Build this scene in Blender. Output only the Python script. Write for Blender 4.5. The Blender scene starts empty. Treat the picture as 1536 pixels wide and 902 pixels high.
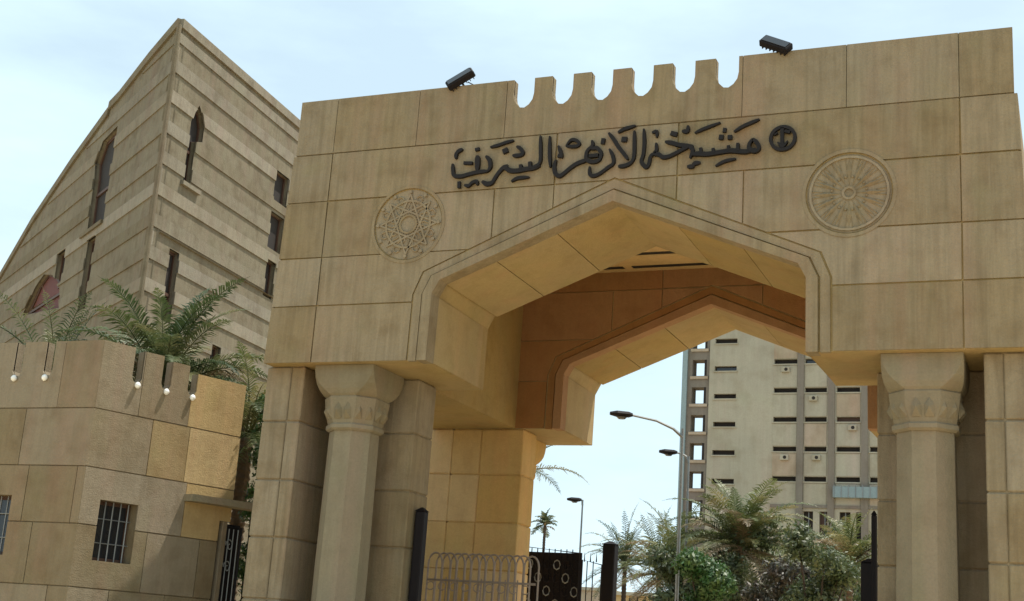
import bpy, bmesh, math, random
from mathutils import Vector, Matrix, noise
from mathutils.geometry import delaunay_2d_cdt
random.seed(7)
R = math.radians
SC = bpy.context.scene
COL = SC.collection

# ---------------------------------------------------------------- camera
cam_d = bpy.data.cameras.new('camera'); cam_d.sensor_width = 36.0
cam_d.lens = 2018.2288/1536*36.0; cam_d.clip_start = .1; cam_d.clip_end = 5000
cam = bpy.data.objects.new('camera', cam_d); COL.objects.link(cam)
_y, _p, _r = R(-23.3025), R(14.745), R(4.015)
_f = Vector((math.sin(_y)*math.cos(_p), math.cos(_y)*math.cos(_p), math.sin(_p)))
_ri = Vector((math.cos(_y), -math.sin(_y), 0)); _up = _ri.cross(_f)
_r2 = _ri*math.cos(_r)+_up*math.sin(_r); _u2 = _up*math.cos(_r)-_ri*math.sin(_r)
cam.matrix_world = Matrix(((_r2.x,_u2.x,-_f.x,7.6777),(_r2.y,_u2.y,-_f.y,-22.2044),(_r2.z,_u2.z,-_f.z,1.6),(0,0,0,1)))
SC.camera = cam

# ---------------------------------------------------------------- sky, sun, exposure
SUN_AZ, SUN_EL = 40.0, 68.0          # azimuth counter-clockwise from +X
w = bpy.data.worlds.new('World'); SC.world = w; w.use_nodes = True
nt = w.node_tree; nt.nodes.clear()
def wn(t, **k):
    n = nt.nodes.new(t)
    for a, b in k.items(): setattr(n, a, b)
    return n
sky = wn('ShaderNodeTexSky', sky_type='NISHITA', sun_disc=False, sun_elevation=R(SUN_EL), sun_rotation=R(90-SUN_AZ),
         air_density=1.0, dust_density=3.0, ozone_density=1.2)
tc = wn('ShaderNodeTexCoord'); mp = wn('ShaderNodeMapping'); mp.inputs['Scale'].default_value = (1.2, 1.2, 4.0)
cn = wn('ShaderNodeTexNoise'); cn.inputs['Scale'].default_value = 2.2; cn.inputs['Detail'].default_value = 7; cn.inputs['Roughness'].default_value = .55
cr = wn('ShaderNodeValToRGB'); cr.color_ramp.elements[0].position = .36; cr.color_ramp.elements[0].color = (.60,.60,.60,1)
cr.color_ramp.elements[1].position = .70; cr.color_ramp.elements[1].color = (.93,.93,.93,1)
mx = wn('ShaderNodeMix', data_type='RGBA'); mx.inputs['B'].default_value = (7.9, 10.1, 11.1, 1)   # thin bright overcast veil
bg = wn('ShaderNodeBackground'); bg.inputs['Strength'].default_value = .10
wo = wn('ShaderNodeOutputWorld')
nt.links.new(tc.outputs['Generated'], mp.inputs['Vector']); nt.links.new(mp.outputs['Vector'], cn.inputs['Vector'])
nt.links.new(cn.outputs['Fac'], cr.inputs['Fac']); nt.links.new(cr.outputs['Color'], mx.inputs['Factor'])
nt.links.new(sky.outputs['Color'], mx.inputs['A']); nt.links.new(mx.outputs['Result'], bg.inputs['Color'])
nt.links.new(bg.outputs['Background'], wo.inputs['Surface'])
sd = bpy.data.lights.new('sun', 'SUN'); sd.energy = 5.0; sd.angle = R(.6); sd.color = (1, .94, .84)
so = bpy.data.objects.new('sun', sd); COL.objects.link(so)
_s = Vector((math.cos(R(SUN_AZ))*math.cos(R(SUN_EL)), math.sin(R(SUN_AZ))*math.cos(R(SUN_EL)), math.sin(R(SUN_EL))))
so.rotation_euler = _s.to_track_quat('Z', 'Y').to_euler(); so.location = (30, 30, 60)
vs = SC.view_settings; vs.view_transform = 'Standard'; vs.look = 'None'; vs.exposure = 0.27; vs.gamma = 1.0; vs.use_curve_mapping = False
SC.cycles.max_bounces = 8; SC.cycles.diffuse_bounces = 5

# ---------------------------------------------------------------- materials
def nmat(name):
    m = bpy.data.materials.new(name); m.use_nodes = True
    return m, m.node_tree, m.node_tree.nodes['Principled BSDF']
def stone(name, base, alt, stain=(.5,.42,.32), rnd=.16, streak=.25, bump=.35, rough=.9, scale=1.0, blotch=.5):
    m, t, b = nmat(name); N = t.nodes.new; L = t.links.new
    geo = N('ShaderNodeNewGeometry'); oi = N('ShaderNodeObjectInfo')
    def nz(sc, det, vec=None, ro=.55):
        n = N('ShaderNodeTexNoise'); n.inputs['Scale'].default_value = sc*scale; n.inputs['Detail'].default_value = det
        n.inputs['Roughness'].default_value = ro; L(vec or geo.outputs['Position'], n.inputs['Vector']); return n.outputs['Fac']
    def mr(x, a, b2, c=0., d=1.):
        n = N('ShaderNodeMapRange'); n.inputs[1].default_value = a; n.inputs[2].default_value = b2; n.inputs[3].default_value = c; n.inputs[4].default_value = d
        L(x, n.inputs[0]); return n.outputs[0]
    def mixc(f, a, b2, mode='MIX'):
        n = N('ShaderNodeMix'); n.data_type = 'RGBA'; n.blend_type = mode
        for s, v in (('Factor', f), ('A', a), ('B', b2)):
            if isinstance(v, (int, float)): n.inputs[s].default_value = v
            elif isinstance(v, tuple): n.inputs[s].default_value = (*v, 1)
            else: L(v, n.inputs[s])
        return n.outputs['Result']
    c = mixc(mr(nz(.55, 4), .38, .62), base, alt)
    c = mixc(mr(nz(1.9, 5), .48, .72, 0, blotch), c, tuple(x*y for x, y in zip(base, stain)))
    mpn = N('ShaderNodeMapping'); mpn.inputs['Scale'].default_value = (5.5, 5.5, .35); L(geo.outputs['Position'], mpn.inputs['Vector'])
    c = mixc(mr(nz(1.6, 4, mpn.outputs['Vector']), .42, .75, 0, streak), c, tuple(x*.45 for x in base))
    mp2 = N('ShaderNodeMapping'); mp2.inputs['Scale'].default_value = (9, 9, .6); L(geo.outputs['Position'], mp2.inputs['Vector'])
    c = mixc(mr(nz(1.3, 2, mp2.outputs['Vector']), .55, .8, 0, streak*.8), c, tuple(min(1, x*1.35) for x in alt))
    mp3 = N('ShaderNodeMapping'); mp3.inputs['Scale'].default_value = (2.6, 2.6, .16); mp3.inputs['Location'].default_value = (7, 3, 1); L(geo.outputs['Position'], mp3.inputs['Vector'])
    c = mixc(mr(nz(1.0, 6, mp3.outputs['Vector'], .7), .56, .70, 0, streak*1.1), c, tuple(x*y for x, y in zip(base, (.55,.50,.46))))
    c = mixc(mr(nz(.8, 3, mp3.outputs['Vector']), .50, .75, 0, .45), c, (base[0]*1.12, base[1]*.92, base[2]*1.02))
    c = mixc(mr(nz(1.3, 3), .55, .75, 0, .40), c, (base[0]*.88, base[1]*1.0, base[2]*.92))
    c = mixc(mr(nz(9, 5, None, .7), .52, .74, 0, .40), c, tuple(x*.72 for x in base))
    c = mixc(mr(nz(24, 3), .3, .8, 0, .30), c, tuple(x*.55 for x in base))
    hs = N('ShaderNodeHueSaturation'); L(c, hs.inputs['Color']); L(mr(oi.outputs['Random'], 0, 1, 1-rnd, 1+rnd), hs.inputs['Value'])
    L(mr(oi.outputs['Random'], 0, 1, 1+rnd*1.2, 1-rnd*1.2), hs.inputs['Saturation'])
    L(hs.outputs['Color'], b.inputs['Base Color']); b.inputs['Roughness'].default_value = rough
    b.inputs['Specular IOR Level'].default_value = .25
    bp = N('ShaderNodeBump'); bp.inputs['Strength'].default_value = bump; bp.inputs['Distance'].default_value = .03
    ad = N('ShaderNodeMath'); ad.operation = 'ADD'; L(nz(38, 4), ad.inputs[0]); L(nz(7, 4), ad.inputs[1]); L(ad.outputs[0], bp.inputs['Height'])
    L(bp.outputs['Normal'], b.inputs['Normal']); return m
def plain(name, col, rough=.6, metal=0, var=.12, sc=6., bump=.1, spec=.4, rnd=.12):
    m, t, b = nmat(name); N = t.nodes.new; L = t.links.new
    geo = N('ShaderNodeNewGeometry'); n = N('ShaderNodeTexNoise'); n.inputs['Scale'].default_value = sc; n.inputs['Detail'].default_value = 5
    L(geo.outputs['Position'], n.inputs['Vector']); oi = N('ShaderNodeObjectInfo')
    m1 = N('ShaderNodeMix'); m1.data_type = 'RGBA'; L(n.outputs['Fac'], m1.inputs['Factor'])
    m1.inputs['A'].default_value = (*[max(0, c*(1-var*1.6)) for c in col], 1); m1.inputs['B'].default_value = (*[min(1, c*(1+var*1.6)) for c in col], 1)
    hs = N('ShaderNodeHueSaturation'); L(m1.outputs['Result'], hs.inputs['Color'])
    r = N('ShaderNodeMapRange'); r.inputs[3].default_value = 1-rnd; r.inputs[4].default_value = 1+rnd; L(oi.outputs['Random'], r.inputs[0]); L(r.outputs[0], hs.inputs['Value'])
    L(hs.outputs['Color'], b.inputs['Base Color']); b.inputs['Roughness'].default_value = rough; b.inputs['Metallic'].default_value = metal
    b.inputs['Specular IOR Level'].default_value = spec
    bp = N('ShaderNodeBump'); bp.inputs['Strength'].default_value = bump; bp.inputs['Distance'].default_value = .01
    L(n.outputs['Fac'], bp.inputs['Height']); L(bp.outputs['Normal'], b.inputs['Normal']); return m
def leafmat(name, a, b2, dry, sc=1.5):
    m, t, b = nmat(name); N = t.nodes.new; L = t.links.new
    geo = N('ShaderNodeNewGeometry'); oi = N('ShaderNodeObjectInfo')
    n = N('ShaderNodeTexNoise'); n.inputs['Scale'].default_value = sc; n.inputs['Detail'].default_value = 6; L(geo.outputs['Position'], n.inputs['Vector'])
    rp = N('ShaderNodeValToRGB'); e = rp.color_ramp.elements; e[0].position = .3; e[0].color = (*a, 1); e[1].position = .72; e[1].color = (*dry, 1)
    k = e.new(.52); k.color = (*b2, 1)
    ad = N('ShaderNodeMath'); ad.operation = 'MULTIPLY_ADD'; ad.inputs[1].default_value = .3; L(oi.outputs['Random'], ad.inputs[0]); 
    sb = N('ShaderNodeMath'); sb.operation = 'SUBTRACT'; sb.inputs[1].default_value = .15; L(n.outputs['Fac'], sb.inputs[0]); L(sb.outputs[0], ad.inputs[2])
    L(ad.outputs[0], rp.inputs['Fac']); L(rp.outputs['Color'], b.inputs['Base Color']); b.inputs['Roughness'].default_value = .5
    tr = N('ShaderNodeBsdfTranslucent'); L(rp.outputs['Color'], tr.inputs['Color']); ms = N('ShaderNodeMixShader'); ms.inputs[0].default_value = .3
    L(b.outputs[0], ms.inputs[1]); L(tr.outputs[0], ms.inputs[2]); L(ms.outputs[0], t.nodes['Material Output'].inputs['Surface']); return m

M = dict(
 front=stone('grey_beige_limestone', (.285,.222,.135), (.262,.215,.145), rnd=.085, streak=.5, bump=.5),
 soffit=stone('warm_bounce_soffit_stone', (.36,.262,.115), (.33,.245,.12), rnd=.08, streak=.12, blotch=.35),  # warm light bounced off the ground is put into this stone colour
 ochre=stone('warm_bounce_limestone', (.58,.39,.165), (.53,.37,.17), rnd=.10, streak=.12, blotch=.3),  # stronger bounce-light tint painted on rear piers, rear columns and ceiling
 red=stone('brown_shade_limestone', (.32,.17,.075), (.285,.155,.07), rnd=.08, streak=.15, blotch=.35),  # passage shade on the rear wall, painted as a darker red-brown
 column=stone('pale_dressed_limestone', (.24,.20,.128), (.222,.192,.13), rnd=.06, streak=.2, blotch=.3),
 kiosk=stone('kiosk_limestone', (.24,.188,.118), (.225,.183,.122), rnd=.1),
 sunpatch_sandy=stone('sunpatch_and_sandy_stone', (.44,.315,.15), (.40,.29,.145), rnd=.04),  # sun patch painted into gatehouse blocks; plain sandy colour on the low building
 sunpatch_fade=stone('sunpatch_fade_limestone', (.32,.24,.13), (.30,.23,.13), rnd=.06),  # in-between tone painting the fading edge of the sun patch
 banded=stone('banded_limestone', (.19,.162,.112), (.215,.187,.13), rnd=.16, streak=.3, blotch=.6),
 bandedlight=stone('light_banded_limestone', (.24,.21,.155), (.26,.225,.165), rnd=.12, streak=.3, blotch=.5),
 tower=stone('tower_render', (.40,.365,.28), (.36,.335,.26), rnd=.05, streak=.2, bump=.1, scale=.25, blotch=.4),
 towerpink=stone('tower_pink_render', (.43,.35,.26), (.39,.32,.24), rnd=.08, streak=.2, bump=.1, scale=.25),
 pil=stone('tower_pilaster', (.21,.18,.145), (.19,.17,.14), rnd=.05, streak=.2, bump=.1, scale=.25),
 dark=plain('black_painted_iron', (.008,.006,.007), .65, 0, spec=.2),
 letter=plain('dark_bronze_letter', (.012,.009,.008), .6, 0, spec=.25),
 grey=plain('galvanised_steel', (.22,.23,.23), .5, .6),
 fence=plain('pale_painted_iron', (.27,.21,.165), .55, .2),
 void=plain('dark_interior', (.02,.015,.012), .8),
 frame=plain('brown_window_frame', (.07,.035,.022), .6),
 glass=plain('dark_glass', (.02,.022,.026), .12, 0, .3, 1.5, .0, .6),
 redin=plain('deep_red_screen', (.10,.022,.014), .7),
 white=plain('white_globe', (.85,.85,.82), .3),
 bluegrey=plain('blue_grey_panel', (.20,.26,.27), .4),
 asphalt=plain('asphalt', (.06,.058,.055), .9, 0, .2, 3),
 paving=plain('sand_paving', (.56,.43,.25), .9, 0, .15, 2),
 sand=plain('dusty_ground', (.46,.36,.23), .95, 0, .15, .4),
 paint=plain('white_road_paint', (.75,.75,.72), .7),
 frond=leafmat('palm_green', (.038,.062,.022), (.085,.11,.038), (.19,.175,.075)),
 frondb=leafmat('palm_blue_green', (.045,.07,.035), (.10,.12,.055), (.19,.18,.09)),
 frondd=leafmat('palm_olive', (.05,.07,.022), (.12,.145,.045), (.27,.23,.10)),
 dry=leafmat('palm_dry', (.12,.085,.045), (.20,.145,.08), (.28,.21,.12)),
 shrub=leafmat('shrub_green', (.015,.05,.012), (.035,.10,.022), (.09,.15,.04), 3),
 shrubb=leafmat('shrub_brown', (.035,.035,.02), (.09,.06,.04), (.15,.10,.06), 3),
 olive=leafmat('tree_olive', (.035,.05,.022), (.08,.11,.04), (.19,.19,.08), 3),
 trunk=plain('palm_bark', (.14,.10,.065), .95, 0, .3, 9, .6),
 trunkd=plain('dark_bark', (.06,.045,.035), .95, 0, .3, 9, .6),
)

# ---------------------------------------------------------------- helpers
def link(name, me, mat, parent=None, loc=None):
    o = bpy.data.objects.new(name, me); COL.objects.link(o)
    if mat and not me.materials: me.materials.append(mat)
    if parent: o.parent = parent
    if loc: o.location = loc
    return o
def empty(name, loc, label, cat, group=None, rz=0):
    o = bpy.data.objects.new(name, None); COL.objects.link(o); o.location = loc; o.rotation_euler = (0,0,rz); o.empty_display_size = .3
    tag(o, label, cat, group); return o
def tag(o, label=None, cat=None, group=None, kind=None):
    for k, v in (('label', label), ('category', cat), ('group', group), ('kind', kind)):
        if v: o[k] = v
    return o
def mesh(vs, fs, name='m', smooth=False):
    me = bpy.data.meshes.new(name); me.from_pydata([tuple(v) for v in vs], [], fs); me.update()
    if smooth:
        for p in me.polygons: p.use_smooth = True
    return me
class MB:
    def __init__(s): s.v = []; s.f = []
    def add(s, vs, fs):
        k = len(s.v); s.v += [tuple(v) for v in vs]; s.f += [tuple(i+k for i in f) for f in fs]; return s
    def box(s, x0, x1, y0, y1, z0, z1):
        return s.add([(x0,y0,z0),(x1,y0,z0),(x1,y1,z0),(x0,y1,z0),(x0,y0,z1),(x1,y0,z1),(x1,y1,z1),(x0,y1,z1)],
                     [(0,3,2,1),(4,5,6,7),(0,1,5,4),(1,2,6,5),(2,3,7,6),(3,0,4,7)])
    def block(s, x0, x1, y0, y1, z0, z1, c=.018):
        # box with chamfered edges: corners cut
        xs, ys, zs = (x0, x1), (y0, y1), (z0, z1); vs = []; idx = {}
        for i in (0,1):
            for j in (0,1):
                for k in (0,1):
                    sx, sy, sz = 1-2*i, 1-2*j, 1-2*k
                    for a in range(3):
                        p = [xs[i]+sx*c, ys[j]+sy*c, zs[k]+sz*c]; p[a] -= (sx, sy, sz)[a]*c; idx[i,j,k,a] = len(vs); vs.append(p)
        fs = []
        def q(a, b, c_, d): fs.append((a, b, c_, d))
        for k in (0,1):
            r = [idx[0,0,k,2],idx[1,0,k,2],idx[1,1,k,2],idx[0,1,k,2]]; fs.append(tuple(r if k else r[::-1]))
            r = [idx[0,k,0,1],idx[1,k,0,1],idx[1,k,1,1],idx[0,k,1,1]]; fs.append(tuple(r if not k else r[::-1]))
            r = [idx[k,0,0,0],idx[k,1,0,0],idx[k,1,1,0],idx[k,0,1,0]]; fs.append(tuple(r if k else r[::-1]))
        for i in (0,1):
            for j in (0,1):
                fs.append((idx[i,j,0,0],idx[i,j,1,0],idx[i,j,1,1],idx[i,j,0,1])); fs.append((idx[i,0,j,0],idx[i,1,j,0],idx[i,1,j,2],idx[i,0,j,2]))
                fs.append((idx[0,i,j,1],idx[1,i,j,1],idx[1,i,j,2],idx[0,i,j,2]))
                for k in (0,1): fs.append((idx[i,j,k,0],idx[i,j,k,1],idx[i,j,k,2]))
        s.add(vs, fs); s.fix = True; return s
    def loft(s, rings, cap=True):
        n = len(rings[0]); vs = [p for r in rings for p in r]; fs = []
        for a in range(len(rings)-1):
            for i in range(n): fs.append((a*n+i, a*n+(i+1)%n, (a+1)*n+(i+1)%n, (a+1)*n+i))
        if cap: fs.append(tuple(range(n))[::-1]); fs.append(tuple((len(rings)-1)*n+i for i in range(n)))
        return s.add(vs, fs)
    def tube(s, pts, rad, n=6, cap=True):
        pts = [Vector(p) for p in pts]; rs = rad if isinstance(rad, (list, tuple)) else [rad]*len(pts); rings = []
        for i, p in enumerate(pts):
            d = (pts[min(i+1, len(pts)-1)]-pts[max(i-1, 0)]).normalized(); a = Vector((0,0,1)) if abs(d.z) < .9 else Vector((1,0,0))
            u = d.cross(a).normalized(); v = d.cross(u)
            rings.append([p+u*(rs[i]*math.cos(t))+v*(rs[i]*math.sin(t)) for t in [2*math.pi*k/n for k in range(n)]])
        return s.loft(rings, cap)
    def me(s, smooth=False, fix=True):
        m = mesh(s.v, s.f, smooth=smooth)
        if fix:
            b = bmesh.new(); b.from_mesh(m); bmesh.ops.recalc_face_normals(b, faces=b.faces); b.to_mesh(m); b.free()
        return m
    def out(s, name, mat, parent=None, smooth=False, loc=None, fix=True): return link(name, s.me(smooth, fix), mat, parent, loc)
def inpoly(p, poly):
    x, y = p; c = False; n = len(poly); j = n-1
    for i in range(n):
        xi, yi = poly[i]; xj, yj = poly[j]
        if (yi > y) != (yj > y) and x < (xj-xi)*(y-yi)/(yj-yi)+xi: c = not c
        j = i
    return c
def prism(inside, outside, O, U, V, W, d0, d1):
    """Region (in all of `inside`, in none of `outside`), as a solid from depth d0 to d1 along W."""
    pts = []; fa = []
    for pl in list(inside)+list(outside):
        k = len(pts); pts += [Vector(p) for p in pl]; fa.append(list(range(k, k+len(pl))))
    edges = [(f[i], f[(i+1)%len(f)]) for f in fa for i in range(len(f))]
    v, e, f, *_ = delaunay_2d_cdt(pts, edges, [], 0, 1e-5)
    keep = []
    for t in f:
        c = sum((v[i] for i in t), Vector((0,0)))/len(t)
        if all(inpoly(c, q) for q in inside) and not any(inpoly(c, q) for q in outside): keep.append(tuple(t))
    if not keep: return None
    O, U, V, W = map(Vector, (O, U, V, W)); used = sorted({i for t in keep for i in t}); mp_ = {a: b for b, a in enumerate(used)}; n = len(used)
    P = [O+U*v[i].x+V*v[i].y+W*d0 for i in used]+[O+U*v[i].x+V*v[i].y+W*d1 for i in used]; F = []
    ed = {}
    for t in keep:
        a = [mp_[i] for i in t]; F.append(tuple(a)); F.append(tuple(i+n for i in reversed(a)))
        for i in range(len(a)):
            k = (a[i], a[(i+1)%len(a)]); ed[k] = 1
    for (a, b) in list(ed):
        if (b, a) not in ed: F.append((b, a, a+n, b+n))
    m = mesh(P, F); b = bmesh.new(); b.from_mesh(m); bmesh.ops.recalc_face_normals(b, faces=b.faces); b.to_mesh(m); b.free(); return m
def pout(name, mat, parent, inside, outside, O, U, V, W, d0, d1):
    m = prism(inside, outside, O, U, V, W, d0, d1)
    if not m: return None
    # each separate stone becomes an object of its own
    b = bmesh.new(); b.from_mesh(m); b.verts.ensure_lookup_table(); seen = [-1]*len(b.verts); n = 0
    for v in b.verts:
        if seen[v.index] < 0:
            st = [v]; seen[v.index] = n
            while st:
                for e in st.pop().link_edges:
                    for o in e.verts:
                        if seen[o.index] < 0: seen[o.index] = n; st.append(o)
            n += 1
    b.free()
    if n == 1: return link(name, m, mat, parent)
    r = None
    for k in range(n):
        ix = [i for i in range(len(seen)) if seen[i] == k]; mp_ = {i: j for j, i in enumerate(ix)}
        me = mesh([m.vertices[i].co for i in ix], [tuple(mp_[i] for i in p.vertices) for p in m.polygons if p.vertices[0] in mp_])
        r = link(name, me, mat, parent)
    return r
def rect(a, b, c, d): return [(a, c), (b, c), (b, d), (a, d)]
def circ(x, y, r, n=32): return [(x+r*math.cos(2*math.pi*i/n), y+r*math.sin(2*math.pi*i/n)) for i in range(n)]
X_, Y_, Z_ = (1,0,0), (0,1,0), (0,0,1)

# ---------------------------------------------------------------- ground (the frame ends above it, but it lights the scene)
g = MB(); g.add([(-900,-300,0),(900,-300,0),(900,2500,0),(-900,2500,0)], [(0,1,2,3)]); tag(g.out('ground', M['sand']), kind='structure')
g = MB(); g.add([(-60,-42,.004),(60,-42,.004),(60,-30,.004),(-60,-30,.004)], [(0,1,2,3)]); tag(g.out('road', M['asphalt']), kind='structure')
g = MB()
for i in range(-9, 10): g.add([(i*6-1.5,-36.1,.008),(i*6+1.5,-36.1,.008),(i*6+1.5,-35.95,.008),(i*6-1.5,-35.95,.008)], [(0,1,2,3)])
tag(g.out('road_marking', M['paint']), kind='structure')
g = MB(); g.box(-60, 60, -30, -29.7, -.05, .14); tag(g.out('kerb', M['tower']), kind='structure')
g = MB(); g.box(-60, 60, -29.7, 14, -.05, .12); tag(g.out('pavement', M['paving']), kind='structure')

# ---------------------------------------------------------------- the stone gateway
gate = empty('stone_gateway', (0,0,0), 'monumental limestone gateway with a pointed arch, battlements and a dark Arabic inscription', 'gateway')
ZB, ZJ, ZT = 6.86, [8.01, 9.01, 10.20, 11.23], 12.43
def opening(k=0.0):
    return [(-3.56-k, ZB-1), (-3.54-k, 8.16), (-3.40-k*.9, 8.42+k*.45), (0, 9.78+k*1.08), (3.40+k*.9, 8.42+k*.45), (3.54+k, 8.16), (3.56+k, ZB-1)]
# battlement profile along the top of the parapet
MER = [-1.555, -.757, .035, .832, 1.635]; SLOT = [-1.955, -1.156, -.361, .434, 1.234, 2.05]
def top_profile(side):
    p = [(-side, ZJ[3]), (-side, ZT)]
    for c in SLOT:
        p += [(c-.205, ZT), (c-.205, 12.12), (c-.19, 12.02), (c-.13, 11.92), (c-.05, 11.84), (c+.04, 11.83), (c+.13, 11.89), (c+.20, 11.99), (c+.225, 12.12), (c+.225, ZT)]
    p += [(side, ZT), (side, ZJ[3])]
    return p
def battered(z): return 7.0+max(0, (11.23-z))*.035
OUT = [(-battered(ZB), ZB), (-7.0, 11.23), (7.0, 11.23), (battered(ZB), ZB)]
MEDS = [(-4.21, 9.60), (4.25, 9.65)]
def slab(name, y0, y1, face, core, mer=True, label=None):
    O = (0, 0, 0)
    s = pout(name, core, gate, [[(-battered(ZB)+.05, ZB), (-6.95, 11.22), (6.95, 11.22), (battered(ZB)-.05, ZB)]], [opening(.05)], O, X_, Z_, Y_, y0+.035, y1)
    if label: s['label'] = label
    xs = {0: [-7.4,-6.08,6.08,7.4], 1: [-7.4,-6.08,6.08,7.4], 2: [-7.4,-6.08,-2.41,2.41,6.08,7.4], 3: [-7.4,-6.08,6.08,7.4]}
    zs = [ZB]+ZJ
    for r in range(4):
        xx = xs[r]
        if r == 2: xx = [-7.4,-6.08,-2.41,-1.19,1.19,2.41,6.08,7.4]
        if r == 1: xx = [-7.4,-6.08,-2.41,2.41,6.08,7.4]
        if r == 3: xx = [-7.4,-6.08,-1.19,1.19,6.08,7.4]
        for a, b in zip(xx, xx[1:]):
            # a wide course falls into two stones either side of the arch
            h = .013; j = lambda: random.uniform(-.005,.007)
            q = pout('stone_panel', face, s, [[(a+h+j(), zs[r]+h+j()), (b-h+j(), zs[r]+h+j()), (b-h+j(), zs[r+1]-h+j()), (a+h+j(), zs[r+1]-h+j())], OUT], [opening(.44)]+([circ(x, z, .80) for x, z in MEDS] if mer else []), O, X_, Z_, Y_, y0+random.uniform(-.004,.006), y0+.06)
    # parapet with battlements
    if mer:
        p = pout('parapet', face, gate, [top_profile(6.93)], [], O, X_, Z_, Y_, y0+.03, y0+.20)
        for a, b in zip([-7,-6.08,-4.2,-2.3,2.35,4.2,6.08],[-6.08,-4.2,-2.3,2.35,4.2,6.08,7]):
            pout('stone_panel', face, p, [rect(a+.006, b-.006, ZJ[3]+.012, ZT+.2), top_profile(6.95)], [], O, X_, Z_, Y_, y0+random.uniform(-.003,.003), y0+.06)
        r = MB(); r.box(-6.9, 6.9, y0+.202, y1, ZJ[3], 11.5); r.out('roof_slab', face, gate)
    else:
        r = MB(); r.box(-6.9, 6.9, y0, y1, ZJ[3], ZT-.3); r.out('roof_slab', face, gate)
    for sgn in (-1, 1):
        for za, zb in zip(zs, zs[1:]):
            m = MB(); xa, xb = battered(za)+.002, battered(zb)+.002
            m.add([(sgn*x, y, z) for (x, z) in ((xa, za+.012), (xb, zb-.012)) for y in (y0+.065, y1) for x in (x-.07, x)],
                  [(0,1,3,2),(4,6,7,5),(0,4,5,1),(2,3,7,6),(1,5,7,3),(0,2,6,4)])
            m.out('side_panel', face, s)
    # moulding round the arch, two steps with a groove
    pout('arch_moulding', face, s, [opening(.20)], [opening(0), [(-9,0),(9,0),(9,ZB-.006),(-9,ZB-.006)]], O, X_, Z_, Y_, y0-.045, y0+.30)
    pout('arch_moulding', face, s, [opening(.40)], [opening(.235), [(-9,0),(9,0),(9,ZB-.006),(-9,ZB-.006)]], O, X_, Z_, Y_, y0-.005, y0+.10)
    # soffit and jamb lining stones
    for sgn in (-1, 1):
        for za, zb in ((ZB, 8.15),):
            m = MB(); m.add([(sgn*x, y, z) for (x, z) in ((3.552, za+.01), (3.54, zb)) for y in (y0+.302, y1-.003) for x in (x, x+.055)],
                  [(0,1,3,2),(4,6,7,5),(0,4,5,1),(2,3,7,6),(1,5,7,3),(0,2,6,4)])
            m.out('jamb_stone', core, s)
        A = Vector((sgn*3.40, 8.42)); B = Vector((0, 9.78)); n_ = Vector((-(B-A).y, (B-A).x)).normalized()
        if n_.y < 0: n_ = -n_
        ts = [0, .30, .655, 1.0]
        for t0, t1 in zip(ts, ts[1:]):
            a = A.lerp(B, t0)+(B-A).normalized()*.009*(t0 > 0); b = A.lerp(B, t1)-(B-A).normalized()*.009*(t1 < 1)
            m = MB(); vs_ = []
            for q in (a, b):
                for y in (y0+.302, y1-.003):
                    for k in (.001, .055): vs_.append((q.x+n_.x*k, y, q.y+n_.y*k))
            m.add(vs_, [(0,1,3,2),(4,6,7,5),(0,4,5,1),(2,3,7,6),(1,5,7,3),(0,2,6,4)]); m.out('soffit_stone', core, s)
    return s
front = slab('front_wall', 0, 2.79, M['front'], M['soffit'])
rear = slab('rear_wall', 7.31, 9.75, M['red'], M['soffit'], mer=False, label='rear arch wall, its shade painted red-brown, seen through the front arch')
# side walls of the chamber between the two walls
for sgn in (-1, 1):
    m = MB(); x0, x1 = sorted((sgn*4.72, sgn*6.9)); m.box(x0, x1, 2.792, 7.34, ZB+.003, ZJ[3]); m.out('chamber_wall', M['soffit'], gate)
# ceiling with slots
slots = [(-3.07,-2.06,6.86,7.10),(-1.86,.22,6.86,7.10),(.38,.85,6.86,7.10),(-1.80,-.28,5.86,6.08)]
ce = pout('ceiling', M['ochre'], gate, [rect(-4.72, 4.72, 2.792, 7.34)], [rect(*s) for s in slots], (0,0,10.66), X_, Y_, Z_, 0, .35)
for s in slots:
    m = MB(); m.box(s[0]+.002, s[1]-.002, s[2]+.002, s[3]-.002, 10.672, 10.95); m.out('light_slot', M['void'], ce)
m = MB(); m.box(-6.9, 6.9, 2.795, 7.305, 11.24, 11.5); m.out('roof_slab', M['front'], gate)

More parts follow.
